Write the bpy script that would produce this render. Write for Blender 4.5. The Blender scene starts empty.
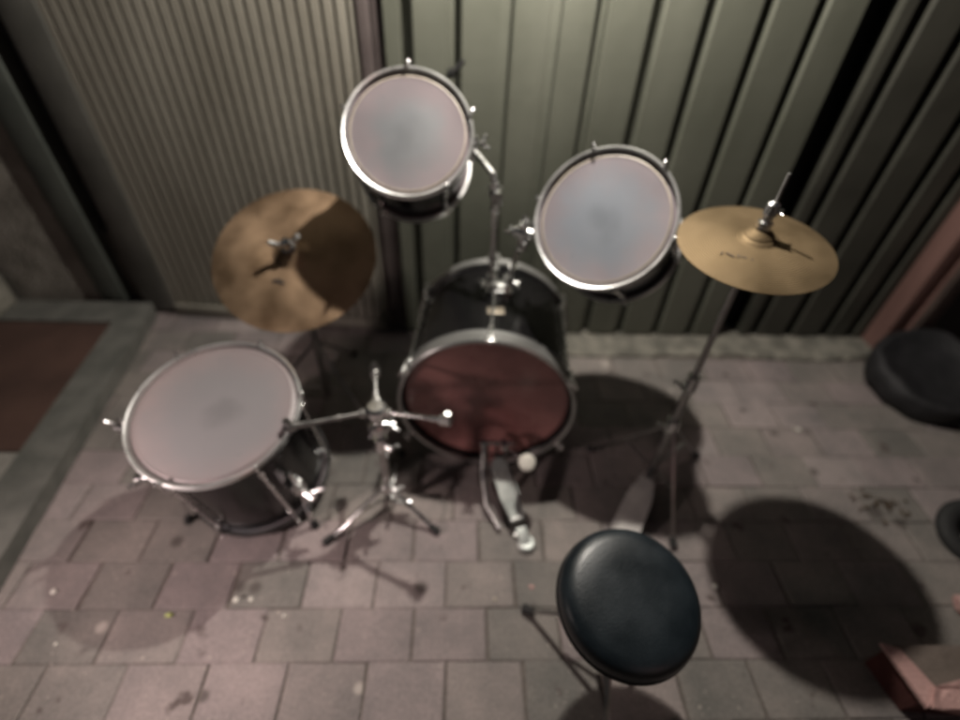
import bpy, bmesh, math, random
from mathutils import Vector, Matrix
random.seed(11)
R = math.radians
scene = bpy.context.scene
COL = scene.collection

# ------------------------------------------------------------------ camera
H = 1.40
p, roll, yaw = math.atan(490 / 547), math.atan(28 / 546), R(3.0)
fw = Vector((math.sin(yaw) * math.cos(p), math.cos(yaw) * math.cos(p), -math.sin(p)))
r0 = fw.cross(Vector((0, 0, 1))).normalized()
u0 = r0.cross(fw)
rt = math.cos(roll) * r0 + math.sin(roll) * u0
up = -math.sin(roll) * r0 + math.cos(roll) * u0
cd = bpy.data.cameras.new('camera')
cam = bpy.data.objects.new('camera', cd)
COL.objects.link(cam)
m = Matrix((rt, up, -fw)).transposed().to_4x4()
m.translation = (0, 0, H)
cam.matrix_world = m
cd.sensor_width = 36
cd.lens = 36 * 490 / 960
cd.clip_start = 0.02
cd.clip_end = 500
cd.dof.use_dof = True                      # the phone missed focus a little
cd.dof.focus_distance = 0.70
cd.dof.aperture_fstop = 1.1
scene.camera = cam

# ------------------------------------------------------------------ light (night, one lamp above the frame, one added at lower left, faint far street light)
SUN_DIR = Vector((0.42, -0.80, 0.40)).normalized()      # towards the light
world = bpy.data.worlds.new('World')
scene.world = world
world.use_nodes = True
wn = world.node_tree.nodes
sky = wn.new('ShaderNodeTexSky')
sky.sky_type = 'NISHITA'
sky.sun_disc = False
sky.sun_elevation = math.asin(SUN_DIR.z)
sky.sun_rotation = math.atan2(SUN_DIR.x, SUN_DIR.y)
world.node_tree.links.new(sky.outputs[0], wn['Background'].inputs[0])
wn['Background'].inputs[1].default_value = 0.0035
sd = bpy.data.lights.new('sun', 'SUN')
sd.energy = 0.06
sd.angle = R(2.0)
sd.color = (1.0, 0.55, 0.50)
sun = bpy.data.objects.new('sun', sd)
COL.objects.link(sun)
sun.rotation_euler = SUN_DIR.to_track_quat('Z', 'Y').to_euler()
LAMP = Vector((0.183, 1.36, 1.893))
LAMP_W = 120.0
LAMP2 = Vector((-1.16, .20, .72))
LAMP2_W = 84.0
vs = scene.view_settings
vs.view_transform = 'Standard'
vs.look = 'None'
vs.gamma = 1
vs.use_curve_mapping = False
vs.exposure = 0.0


# ------------------------------------------------------------------ materials
def mat(name, col, rough=0.6, metal=0.0, spec=0.5, coat=0.0):
    m_ = bpy.data.materials.new(name)
    m_.use_nodes = True
    b = m_.node_tree.nodes['Principled BSDF']
    b.inputs['Base Color'].default_value = (*col, 1)
    b.inputs['Roughness'].default_value = rough
    b.inputs['Metallic'].default_value = metal
    b.inputs['Specular IOR Level'].default_value = spec
    b.inputs['Coat Weight'].default_value = coat
    return m_


def noise_mat(name, c1, c2, scale=8, rough=0.6, metal=0.0, spec=0.5, bump=0.0, bscale=60, stretch=(1, 1, 1),
              rough2=None, lo=0.35, hi=0.65, coat=0.0, detail=6, bdist=0.01):
    m_ = mat(name, c1, rough, metal, spec, coat)
    nt = m_.node_tree
    n, l = nt.nodes, nt.links
    b = n['Principled BSDF']
    tc = n.new('ShaderNodeTexCoord')
    mp = n.new('ShaderNodeMapping')
    mp.inputs['Scale'].default_value = stretch
    l.new(tc.outputs['Object'], mp.inputs[0])
    t = n.new('ShaderNodeTexNoise')
    t.inputs['Scale'].default_value = scale
    t.inputs['Detail'].default_value = detail
    l.new(mp.outputs[0], t.inputs['Vector'])
    cr = n.new('ShaderNodeValToRGB')
    cr.color_ramp.elements[0].position = lo
    cr.color_ramp.elements[1].position = hi
    cr.color_ramp.elements[0].color = (*c1, 1)
    cr.color_ramp.elements[1].color = (*c2, 1)
    l.new(t.outputs[0], cr.inputs[0])
    l.new(cr.outputs[0], b.inputs['Base Color'])
    if rough2 is not None:
        mr = n.new('ShaderNodeMapRange')
        mr.inputs[1].default_value = lo
        mr.inputs[2].default_value = hi
        mr.inputs[3].default_value = rough
        mr.inputs[4].default_value = rough2
        l.new(t.outputs[0], mr.inputs[0])
        l.new(mr.outputs[0], b.inputs['Roughness'])
    if bump:
        t2 = n.new('ShaderNodeTexNoise')
        t2.inputs['Scale'].default_value = bscale
        t2.inputs['Detail'].default_value = 8
        l.new(tc.outputs['Object'], t2.inputs['Vector'])
        bp = n.new('ShaderNodeBump')
        bp.inputs['Strength'].default_value = bump
        bp.inputs['Distance'].default_value = bdist
        l.new(t2.outputs[0], bp.inputs['Height'])
        l.new(bp.outputs[0], b.inputs['Normal'])
    return m_


def paver_material():
    m_ = mat('paver', (.2, .18, .17), 0.72, 0, 0.35)
    nt = m_.node_tree
    n, l = nt.nodes, nt.links
    b = n['Principled BSDF']
    at = n.new('ShaderNodeAttribute')
    at.attribute_name = 'tone'
    cr = n.new('ShaderNodeValToRGB')
    e = cr.color_ramp.elements
    e[0].color = (.160, .152, .140, 1)
    e[1].color = (.258, .228, .222, 1)
    e[1].position = 1.0
    k = e.new(.35); k.color = (.210, .192, .178, 1)
    k = e.new(.7); k.color = (.218, .188, .186, 1)
    l.new(at.outputs['Fac'], cr.inputs[0])
    tc = n.new('ShaderNodeTexCoord')

    def noi(scale, det, rg):
        t = n.new('ShaderNodeTexNoise')
        t.inputs['Scale'].default_value = scale
        t.inputs['Detail'].default_value = det
        t.inputs['Roughness'].default_value = rg
        l.new(tc.outputs['Object'], t.inputs['Vector'])
        return t

    def ramp(src, a, b_, ca, cb):
        q = n.new('ShaderNodeValToRGB')
        q.color_ramp.elements[0].position = a
        q.color_ramp.elements[1].position = b_
        q.color_ramp.elements[0].color = (*ca, 1)
        q.color_ramp.elements[1].color = (*cb, 1)
        l.new(src, q.inputs[0])
        return q

    def mul(a, b_, fac=1.0, mode='MULTIPLY'):
        mx = n.new('ShaderNodeMixRGB')
        mx.blend_type = mode
        if isinstance(fac, float):
            mx.inputs[0].default_value = fac
        else:
            l.new(fac, mx.inputs[0])
        l.new(a, mx.inputs[1])
        if isinstance(b_, tuple):
            mx.inputs[2].default_value = (*b_, 1)
        else:
            l.new(b_, mx.inputs[2])
        return mx
    c = mul(cr.outputs[0], ramp(noi(4.5, 6, .65).outputs[0], .3, .7, (.66, .68, .68), (1.28, 1.22, 1.20)).outputs[0])
    c = mul(c.outputs[0], ramp(noi(120, 4, .7).outputs[0], .3, .7, (.80, .80, .80), (1.2, 1.2, 1.2)).outputs[0])
    # blotchy old stains, small pale specks
    st = ramp(noi(13, 3, .5).outputs[0], .66, .72, (0, 0, 0), (1, 1, 1))
    c = mul(c.outputs[0], (.09, .07, .065), st.outputs[0], 'MIX')
    sp = ramp(noi(85, 1, .4).outputs[0], .735, .76, (0, 0, 0), (.7, .7, .7))
    c = mul(c.outputs[0], (.42, .38, .33), sp.outputs[0], 'MIX')
    # chewing-gum and oil spots at fixed places on the paving
    for (x, y, r_, d) in ((-.60, .345, .016, 1), (-.10, .60, .02, 1), (-.235, .358, .014, 0), (-.83, .735, .02, 1),
                          (-.56, .60, .02, 1), (-.60, .60, .018, 1), (1.37, .84, .03, 1), (1.43, .80, .022, 1),
                          (1.25, 1.0, .016, 1), (.62, 1.55, .02, 0), (1.28, 1.20, .01, 0), (-.92, .50, .016, 0)):
        vm = n.new('ShaderNodeVectorMath')
        vm.operation = 'DISTANCE'
        l.new(tc.outputs['Object'], vm.inputs[0])
        vm.inputs[1].default_value = (x, y, 0)
        mr = n.new('ShaderNodeMapRange')
        mr.inputs[1].default_value = r_ * .5
        mr.inputs[2].default_value = r_ * 1.2
        mr.inputs[3].default_value = .75
        mr.inputs[4].default_value = 0
        l.new(vm.outputs['Value'], mr.inputs[0])
        c = mul(c.outputs[0], (.055, .045, .04) if d else (.42, .38, .34), mr.outputs[0], 'MIX')
    l.new(c.outputs[0], b.inputs['Base Color'])
    bp = n.new('ShaderNodeBump')
    bp.inputs['Strength'].default_value = .6
    bp.inputs['Distance'].default_value = .004
    l.new(noi(70, 9, .7).outputs[0], bp.inputs['Height'])
    l.new(bp.outputs[0], b.inputs['Normal'])
    return m_


def head_material(name, c1, c2, centre, rough=.38, mid=None, worn_refl=None, rad=.10):
    """plastic drum film: wear marks in the middle, scuffs, pink and bluish reflections put into the colour"""
    m_ = noise_mat(name, c1, c2, 4.5, rough, 0, .5, bump=.15, bscale=300, lo=.38, hi=.62, rough2=rough + .12, bdist=.001, detail=3)  # pinkish film tint stands in for reflected pink light
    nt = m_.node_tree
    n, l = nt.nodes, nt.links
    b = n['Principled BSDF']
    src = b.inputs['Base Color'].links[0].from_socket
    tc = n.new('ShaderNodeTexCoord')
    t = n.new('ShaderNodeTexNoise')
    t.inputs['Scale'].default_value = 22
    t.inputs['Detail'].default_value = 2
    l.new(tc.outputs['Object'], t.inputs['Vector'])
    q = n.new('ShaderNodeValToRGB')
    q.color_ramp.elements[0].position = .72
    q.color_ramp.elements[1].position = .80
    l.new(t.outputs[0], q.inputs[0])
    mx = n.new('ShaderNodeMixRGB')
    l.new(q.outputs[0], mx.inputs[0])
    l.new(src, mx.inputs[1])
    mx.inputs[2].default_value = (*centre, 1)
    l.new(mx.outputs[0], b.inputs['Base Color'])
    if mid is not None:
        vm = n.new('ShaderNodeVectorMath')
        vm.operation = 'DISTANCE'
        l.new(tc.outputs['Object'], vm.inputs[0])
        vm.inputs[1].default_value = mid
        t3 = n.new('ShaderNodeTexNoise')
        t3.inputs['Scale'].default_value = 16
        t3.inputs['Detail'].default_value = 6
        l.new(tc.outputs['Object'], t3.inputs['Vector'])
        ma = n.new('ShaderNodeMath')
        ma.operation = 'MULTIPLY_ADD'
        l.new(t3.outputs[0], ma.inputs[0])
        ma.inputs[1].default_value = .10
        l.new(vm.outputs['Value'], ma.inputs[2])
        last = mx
        for r0_, r1_, col, k in ((rad * .75, rad * 1.5, worn_refl, .9), (.055, .11, tuple(v * .68 for v in worn_refl), .55)):  # bluish middle painted against the pink reflection, then a darker stick-wear mark
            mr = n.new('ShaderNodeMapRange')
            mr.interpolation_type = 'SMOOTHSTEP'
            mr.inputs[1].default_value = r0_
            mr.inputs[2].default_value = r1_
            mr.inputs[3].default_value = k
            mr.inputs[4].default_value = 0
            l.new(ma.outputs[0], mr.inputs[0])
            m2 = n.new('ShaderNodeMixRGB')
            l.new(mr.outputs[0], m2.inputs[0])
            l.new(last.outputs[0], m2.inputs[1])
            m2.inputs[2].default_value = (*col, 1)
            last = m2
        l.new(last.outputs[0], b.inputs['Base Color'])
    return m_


def cymbal_material(name, c1, c2, rough):
    m_ = noise_mat(name, c1, c2, 7, rough, 1.0, .5, lo=.34, hi=.66, rough2=rough + .14, bump=0)
    nt = m_.node_tree
    n, l = nt.nodes, nt.links
    b = n['Principled BSDF']
    tc = n.new('ShaderNodeTexCoord')
    w = n.new('ShaderNodeTexWave')
    w.wave_type = 'RINGS'
    w.rings_direction = 'Z'
    w.inputs['Scale'].default_value = 60
    w.inputs['Distortion'].default_value = .6
    l.new(tc.outputs['Object'], w.inputs['Vector'])
    bp = n.new('ShaderNodeBump')
    bp.inputs['Strength'].default_value = .6
    bp.inputs['Distance'].default_value = .0012
    l.new(w.outputs[1], bp.inputs['Height'])
    l.new(bp.outputs[0], b.inputs['Normal'])
    return m_


M = dict(
    paver=paver_material(),
    sand=noise_mat('joint_sand', (.10, .085, .075), (.16, .138, .122), 60, .95, bump=.5, bscale=300),
    concrete=noise_mat('concrete', (.13, .125, .105), (.27, .255, .215), 14, .9, bump=.8, bscale=60, bdist=.02),
    kerb=noise_mat('kerb_stone', (.095, .096, .085), (.150, .147, .132), 12, .8, bump=.4, bscale=120),
    tile=noise_mat('red_tile', (.060, .033, .026), (.095, .052, .040), 5, .7, bump=.2),
    mat_grey=noise_mat('grey_tile', (.20, .19, .17), (.30, .28, .25), 18, .85, bump=.5),
    flute=noise_mat('fluted_paint', (.215, .200, .165), (.295, .278, .235), 4, .55, 0, .45, bump=.15, bscale=30, stretch=(1, 1, .35)),
    groove=mat('groove_dark', (.02, .018, .015), .8),
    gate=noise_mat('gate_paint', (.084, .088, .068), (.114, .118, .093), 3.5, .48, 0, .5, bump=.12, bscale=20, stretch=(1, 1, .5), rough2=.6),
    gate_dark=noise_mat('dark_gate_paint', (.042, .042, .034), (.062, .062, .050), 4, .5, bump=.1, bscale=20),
    jamb=noise_mat('jamb_paint', (.085, .068, .066), (.12, .10, .095), 6, .5, bump=.1),
    stucco=noise_mat('stucco', (.18, .165, .142), (.30, .28, .245), 9, .95, bump=.9, bscale=70, bdist=.02),
    trim=noise_mat('trim_metal', (.070, .070, .062), (.105, .103, .092), 6, .5),
    frame=noise_mat('frame_paint', (.060, .068, .060), (.090, .100, .088), 8, .55),
    black=mat('black_void', (.006, .006, .006), .7),
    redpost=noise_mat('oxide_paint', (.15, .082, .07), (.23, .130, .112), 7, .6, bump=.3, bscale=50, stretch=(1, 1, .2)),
    redside=noise_mat('oxide_paint_shaded', (.055, .038, .033), (.09, .062, .052), 7, .7, bump=.3, bscale=50),  # less lit face of the post: shade put into a darker paint
    shell=noise_mat('black_wrap', (.004, .004, .0045), (.008, .0075, .008), 5, .20, 0, .35),
    shell_in=mat('shell_inside', (.06, .045, .035), .8),
    chrome=noise_mat('chrome', (.62, .62, .62), (.78, .78, .77), 20, .17, 1.0, rough2=.34),
    steel=noise_mat('worn_steel', (.30, .30, .30), (.48, .47, .45), 20, .30, 1.0, rough2=.48),
    steel_dark=noise_mat('dark_hoop', (.05, .05, .05), (.10, .10, .10), 14, .35, .8),
    hoopm=noise_mat('silver_hoop', (.36, .36, .35), (.50, .50, .49), 14, .34, .8),
    rim=noise_mat('bright_rim', (.66, .66, .65), (.80, .80, .79), 14, .27, .78, rough2=.40),
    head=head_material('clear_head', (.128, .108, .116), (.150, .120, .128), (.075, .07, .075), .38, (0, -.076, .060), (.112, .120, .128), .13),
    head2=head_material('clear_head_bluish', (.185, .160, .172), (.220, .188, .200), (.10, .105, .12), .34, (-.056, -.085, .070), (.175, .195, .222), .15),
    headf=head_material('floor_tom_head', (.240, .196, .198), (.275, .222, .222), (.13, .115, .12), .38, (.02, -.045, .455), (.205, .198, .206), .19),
    headb=head_material('red_bass_head', (.20, .085, .082), (.36, .165, .152), (.10, .035, .033), .22),
    collar=noise_mat('cream_collar', (.30, .26, .21), (.42, .37, .30), 30, .5),
    rubber=mat('rubber', (.012, .012, .012), .75),
    brass=cymbal_material('bronze_crash', (.24, .160, .098), (.50, .355, .235), .50),
    brass2=cymbal_material('bronze_hat', (.135, .098, .056), (.235, .175, .105), .60),
    ink=mat('logo_ink', (.035, .025, .02), .6),
    felt=noise_mat('beater_felt', (.55, .52, .46), (.72, .69, .62), 60, .9, bump=.4, bscale=200),
    felt_dark=mat('felt_dark', (.05, .045, .04), .9),
    vinyl=noise_mat('black_vinyl', (.008, .012, .015), (.014, .020, .025), 12, .33, 0, .5, bump=.35, bscale=260, rough2=.42, bdist=.0015),
    vinyl2=mat('vinyl_side', (.009, .009, .009), .42),
    pedal=noise_mat('pedal_casting', (.40, .43, .41), (.58, .61, .58), 22, .38, .55, rough2=.55),
    pedal2=noise_mat('dull_plate', (.42, .40, .385), (.56, .54, .51), 18, .6, .15),
    cloth=noise_mat('black_cloth', (.008, .008, .009), (.016, .015, .017), 20, .65, bump=.5, bscale=90),
    pink=noise_mat('pink_fabric', (.42, .25, .23), (.52, .32, .295), 9, .85, bump=.5, bscale=120),
    card=noise_mat('card_inside', (.12, .095, .080), (.17, .135, .115), 12, .85, bump=.3, bscale=90),
    pink2=noise_mat('dark_red_fabric', (.06, .015, .012), (.10, .03, .025), 9, .9, bump=.5, bscale=120),
    badge=noise_mat('badge_metal', (.30, .26, .20), (.42, .37, .30), 60, .4, .7),
    litter=mat('litter_white', (.6, .58, .52), .8),
    leaf=mat('leaf_yellow_green', (.42, .48, .16), .7),
    leafb=noise_mat('dead_leaf', (.04, .028, .018), (.09, .06, .035), 60, .85),
)
lampglass = mat('lamp_glass', (1, .95, .85), .4)
lb = lampglass.node_tree.nodes['Principled BSDF']
lb.inputs['Emission Color'].default_value = (1, .92, .80, 1)
lb.inputs['Emission Strength'].default_value = 60


# ------------------------------------------------------------------ mesh helpers
def basis(ax):
    ax = Vector(ax).normalized()
    t = Vector((0, 0, 1)) if abs(ax.z) < .9 else Vector((0, 1, 0))
    a = t.cross(ax).normalized()
    return a, ax.cross(a), ax


class MB:
    def __init__(s):
        s.v, s.f, s.m = [], [], []

    def add(s, vs_, fs, mi=0):
        o = len(s.v)
        s.v += [Vector(q) for q in vs_]
        s.f += [[i + o for i in q] for q in fs]
        s.m += [mi] * len(fs)
        return s

    def box(s, c, size, ax=None, up_=None, mi=0, bev=0.0):
        """box with centre c; ax = local x direction, up_ = local z direction"""
        c = Vector(c)
        if ax is None:
            X, Y, Z = Vector((1, 0, 0)), Vector((0, 1, 0)), Vector((0, 0, 1))
        else:
            X = Vector(ax).normalized()
            Z = Vector(up_ or (0, 0, 1))
            Z = (Z - Z.dot(X) * X).normalized()
            Y = Z.cross(X)
        bm = bmesh.new()
        bmesh.ops.create_cube(bm, size=1)
        for v in bm.verts:
            v.co = Vector((v.co.x * size[0], v.co.y * size[1], v.co.z * size[2]))
        if bev:
            bmesh.ops.bevel(bm, geom=bm.edges[:], offset=bev, segments=2, affect='EDGES', profile=.5)
        vs_ = [c + X * v.co.x + Y * v.co.y + Z * v.co.z for v in bm.verts]
        fs = [[v.index for v in f.verts] for f in bm.faces]
        bm.free()
        return s.add(vs_, fs, mi)

    def tube(s, pts, r, seg=14, mi=0, cap=True):
        pts = [Vector(q) for q in pts]
        n_ = len(pts)
        rr = r if isinstance(r, (list, tuple)) else [r] * n_
        a = None
        vs_, fs = [], []
        for i, q in enumerate(pts):
            d = (pts[min(i + 1, n_ - 1)] - pts[max(i - 1, 0)]).normalized()
            if a is None:
                a, b, _ = basis(d)
            else:
                a = (a - a.dot(d) * d).normalized()
                b = d.cross(a)
            for k in range(seg):
                t = 2 * math.pi * k / seg
                vs_.append(q + rr[i] * (math.cos(t) * a + math.sin(t) * b))
        for i in range(n_ - 1):
            for k in range(seg):
                k2 = (k + 1) % seg
                fs.append([i * seg + k, i * seg + k2, (i + 1) * seg + k2, (i + 1) * seg + k])
        if cap:
            fs.append([k for k in range(seg)][::-1])
            fs.append([(n_ - 1) * seg + k for k in range(seg)])
        return s.add(vs_, fs, mi)

    def lathe(s, c, ax, prof, seg=64, mi=0, closed=False):
        """prof: (radius, distance along ax)"""
        c = Vector(c)
        a, b, z = basis(ax)
        vs_, fs, rings = [], [], []
        for (r_, h) in prof:
            if r_ < 1e-6:
                rings.append([len(vs_)])
                vs_.append(c + z * h)
            else:
                rings.append(list(range(len(vs_), len(vs_) + seg)))
                for k in range(seg):
                    t = 2 * math.pi * k / seg
                    vs_.append(c + z * h + r_ * (math.cos(t) * a + math.sin(t) * b))
        prs = list(zip(rings, rings[1:]))
        if closed:
            prs.append((rings[-1], rings[0]))
        for A, B in prs:
            if len(A) == 1 and len(B) == 1:
                continue
            for k in range(seg):
                k2 = (k + 1) % seg
                if len(A) == 1:
                    fs.append([A[0], B[k2], B[k]][::-1])
                elif len(B) == 1:
                    fs.append([A[k], A[k2], B[0]])
                else:
                    fs.append([A[k], A[k2], B[k2], B[k]])
        return s.add(vs_, fs, mi)

    def ball(s, c, r_, sc=(1, 1, 1), mi=0, seg=20):
        k = 10
        a = [(math.sin(math.pi * i / k) * r_, -math.cos(math.pi * i / k) * r_) for i in range(k + 1)]
        o = len(s.v)
        s.lathe((0, 0, 0), (0, 0, 1), a, seg, mi)
        for i in range(o, len(s.v)):
            q = s.v[i]
            s.v[i] = Vector((q.x * sc[0], q.y * sc[1], q.z * sc[2])) + Vector(c)
        return s

    def prism(s, prof, z0, z1, mi=0):
        """closed XY outline extruded in z"""
        n_ = len(prof)
        vs_ = [(x, y, z0) for x, y in prof] + [(x, y, z1) for x, y in prof]
        fs = [[i, (i + 1) % n_, n_ + (i + 1) % n_, n_ + i] for i in range(n_)]
        fs += [list(range(n_))[::-1], list(range(n_, 2 * n_))]
        return s.add(vs_, fs, mi)

    def build(s, name, mats, parent=None, smooth=True, ang=35, label=None):
        me = bpy.data.meshes.new(name)
        off = parent_world(parent) if parent else Vector((0, 0, 0))
        me.from_pydata([v - off for v in s.v], [], s.f)
        bm = bmesh.new()
        bm.from_mesh(me)
        bmesh.ops.recalc_face_normals(bm, faces=bm.faces[:])
        bm.to_mesh(me)
        bm.free()
        for q in (mats if isinstance(mats, (list, tuple)) else [mats]):
            me.materials.append(q)
        for i, pl in enumerate(me.polygons):
            pl.use_smooth = smooth
            pl.material_index = s.m[i]
        if smooth:
            me.set_sharp_from_angle(angle=R(ang))
        o = bpy.data.objects.new(name, me)
        COL.objects.link(o)
        if parent:
            o.parent = parent
        if label:
            o['label'] = label
        return o


WORLD = {}


def parent_world(o):
    v = Vector((0, 0, 0))
    while o:
        v += o.location
        o = o.parent
    return v


def tag(o, label, cat, group=None, kind=None):
    o['label'] = label
    o['category'] = cat
    if group:
        o['group'] = group
    if kind:
        o['kind'] = kind
    return o


def thing(name, label, cat, loc, group=None):
    o = bpy.data.objects.new(name, None)
    COL.objects.link(o)
    o.location = loc
    o.empty_display_size = .05
    return tag(o, label, cat, group)


def struct(mb, name, m_, smooth=True):
    o = mb.build(name, m_, None, smooth)
    o['kind'] = 'structure'
    return o


# ------------------------------------------------------------------ ground
g = MB()
g.add([(-60, -60, -.0045), (60, -60, -.0045), (60, 60, -.0045), (-60, 60, -.0045)], [[0, 1, 2, 3]])
struct(g, 'ground', M['sand'], False)

YS, PW, PH = 1.589, .195, .1305
bm = bmesh.new()
tones = []
pv, pf = [], []
for j in range(-2, 34):
    y1 = YS - j * PH
    y0 = y1 - PH
    offx = -.026 + (PW / 2 if j % 2 == 0 else 0) + random.uniform(-.012, .012)
    for i in range(-16, 18):
        x0 = offx + i * PW
        if x0 > 4.0 or x0 < -4 or (j < 0 and x0 > .14):
            continue
        gx, gy = .0026 + random.uniform(-.0012, .0022), .0005 + random.uniform(-.0004, .0006)
        zt = random.uniform(-.0018, .0018)
        tx, ty = random.uniform(-.008, .008), random.uniform(-.008, .008)
        a, b, c, d = x0 + gx, x0 + PW - gx, y0 + gy, y1 - gy
        w = .0032
        tone = random.random()
        o = len(pv)
        for (q, z) in ((0, -.012), (0, -.0022), (w, 0)):
            for (X, Y) in ((a + q, c + q), (b - q, c + q), (b - q, d - q), (a + q, d - q)):
                zz = z + (zt + tx * (X - (a + b) / 2) + ty * (Y - (c + d) / 2) if z > -.01 else 0)
                jx = random.uniform(-.0022, .0022) if z < 0 else random.uniform(-.0016, .0016)
                pv.append((X + jx, Y + jx * .6, zz))
        for k in range(4):
            k2 = (k + 1) % 4
            pf.append([o + k, o + k2, o + 4 + k2, o + 4 + k]); tones.append(tone)
            pf.append([o + 4 + k, o + 4 + k2, o + 8 + k2, o + 8 + k]); tones.append(tone)
        pf.append([o + 8, o + 9, o + 10, o + 11]); tones.append(tone)
me = bpy.data.meshes.new('pavement')
me.from_pydata(pv, [], pf)
at = me.attributes.new('tone', 'FLOAT', 'FACE')
at.data.foreach_set('value', tones)
me.materials.append(M['paver'])
pave = bpy.data.objects.new('pavement', me)
COL.objects.link(pave)
pave['kind'] = 'structure'

# rough concrete strip between the paving and the gate, broken front edge
cs = MB()
n_ = 150
fr, bk = [], []
for i in range(n_ + 1):
    x = .33 + 3.67 * i / n_
    fr.append((x, YS + .012 + random.uniform(-.008, .012) + .012 * math.sin(x * 7.3), .010 + random.uniform(-.003, .004)))
    bk.append((x, 1.862, .016))
vs_ = fr + [(q[0], q[1] + .05, q[2] + random.uniform(.0, .006)) for q in fr] + bk + [(q[0], q[1] - .004, -.012) for q in fr]
N = n_ + 1
fs = []
for i in range(n_):
    fs += [[3 * N + i, 3 * N + i + 1, i + 1, i], [i, i + 1, N + i + 1, N + i], [N + i, N + i + 1, 2 * N + i + 1, 2 * N + i]]
cs.add(vs_, fs)
struct(cs, 'concrete_strip', M['concrete'])


# ------------------------------------------------------------------ walls and gate
def grooved(x0, x1, y, thick, grooves, depth, gw, inner):
    """XY outline of a panel whose face at y (towards -y) has grooves centred at the given x"""
    front = [(x0, y)]
    for gx in grooves:
        c_ = .005 if gw > .02 else .0005
        front += [(gx - gw / 2, y), (gx - inner / 2, y + depth), (gx + inner / 2, y + depth), (gx + gw / 2 - c_ * .2, y + c_), (gx + gw / 2 + c_, y)]
    front += [(x1, y)]
    return front + [(x1, y + thick), (x0, y + thick)]


YL = 1.85
t = thing('fluted_wall', 'brown grey wall of narrow vertical flutes behind the crash cymbal', 'wall', (-.8, YL, 0))
gr = [-1.275 + .0385 * i for i in range(25)]
mb = MB().prism([(x, y - (x + 1.30) / .973 * .085) for x, y in grooved(-1.30, -.327, YL, .06, gr, .020, .0120, .0095)], .02, 3.0)
mb.build('fluted_cladding', M['flute'], t, False)
MB().box((-1.365, YL + .028, 1.51), (.125, .07, 2.98), bev=.006).build('edge_trim', M['trim'], t)
MB().box((-.815, YL - .052, .035), (.965, .02, .05), (.973, -.085, 0), (0, 0, 1), 0, .003).build('base_rail', M['flute'], t)

t = thing('stucco_wall', 'rough plaster wall at the far left above the door step', 'wall', (-2.6, YL + .07, 0))
MB().box((-2.62, YL + .10, 1.5), (1.98, .12, 3.0)).build('wall_panel', M['stucco'], t)
MB().box((-1.57, YL + .055, 1.53), (.11, .09, 2.95), bev=.006).build('door_frame', M['frame'], t)
MB().box((-1.472, YL + .09, .19), (.083, .03, .35)).build('gap_plinth', M['trim'], t)
MB().box((-1.472, YL + .11, 1.69), (.083, .02, 2.62)).build('dark_gap', M['black'], t)

t = thing('gate_jamb', 'narrow purplish brown steel jamb between fluted wall and ribbed gate', 'jamb', (-.29, 1.79, 0))
MB().box((-.3025, 1.81, 1.51), (.042, .11, 2.98), bev=.004).build('inner_post', M['jamb'], t)
MB().box((-.2625, 1.80, 1.51), (.033, .10, 2.98), bev=.004).build('outer_post', M['jamb'], t)

YG = 1.73
t = thing('ribbed_gate', 'olive grey metal gate with wide vertical panels and dark grooves behind the toms', 'gate', (.45, YG, 0))
gr = [-.18, -.035, .118, .262, .395, .558, .712, .878, 1.035]
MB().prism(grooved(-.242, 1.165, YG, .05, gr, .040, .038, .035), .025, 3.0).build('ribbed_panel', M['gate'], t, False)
hb = MB().tube([(-.045, YG + .001, 1.045), (-.045, YG - .012, 1.045)], .014, 16)
hb.tube([(-.045, YG - .010, 1.045), (-.045, YG - .030, 1.045), (-.040, YG - .034, 1.050), (-.005, YG - .034, 1.085)], [.008, .008, .009, .007], 12)
hb.build('door_handle', M['rubber'], t)

t = thing('side_panel', 'darker ribbed metal panel between the black gap and the reddish post', 'panel', (1.55, YG, 0))
gr2 = [1.345, 1.508, 1.675, 1.80]
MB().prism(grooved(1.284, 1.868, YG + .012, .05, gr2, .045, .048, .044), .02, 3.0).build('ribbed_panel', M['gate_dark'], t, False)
MB().box((1.2245, YG + .12, 1.5), (.20, .02, 3.0)).build('dark_gap', M['black'], t)

t = thing('red_post', 'dull red painted post at the right end of the gate', 'post', (1.95, 1.70, 0))
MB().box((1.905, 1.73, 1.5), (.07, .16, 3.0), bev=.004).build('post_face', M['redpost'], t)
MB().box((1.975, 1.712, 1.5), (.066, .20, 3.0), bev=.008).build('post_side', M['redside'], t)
MB().tube([(1.9405, 1.642, 0.01), (1.9405, 1.642, 3.0)], .007).build('edge_bead', M['redpost'], t)
MB().box((2.9, 1.78, 1.5), (1.76, .1, 3.0)).build('dark_backing', M['black'], t)  # black sheet standing in for the dark region beyond the post

# raised door step at left
t = thing('door_step', 'low grey stone framed door step with a red brown inset at left', 'step', (-1.6, 1.3, 0))
k = MB().prism([(-1.395, 1.842), (-1.375, 1.80), (-1.235, .60), (-1.10, -.6), (-1.25, -.6), (-1.385, .60), (-1.495, 1.70), (-3.6, 1.70), (-3.6, 1.842)], .004, .062)
k.build('stone_border', M['kerb'], t, True, 30)
MB().prism([(-1.498, 1.697), (-1.437, 1.02), (-3.6, 1.02), (-3.6, 1.697)], .004, .052).build('red_tile', M['tile'], t, False)
MB().prism([(-1.438, 1.015), (-1.253, -.6), (-3.6, -.6), (-3.6, 1.015)], .004, .050).build('grey_tile', M['mat_grey'], t, False)
t = thing('stone_block', 'pale grey block end at the left edge beside the door step', 'block', (-2.2, 1.72, .062))
MB().box((-2.13, 1.76, .14), (.34, .14, .15), bev=.012).build('block_body', M['concrete'], t)
MB().box((-2.13, 1.685, .075), (.32, .03, .022), bev=.003).build('block_foot', M['rubber'], t)


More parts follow.
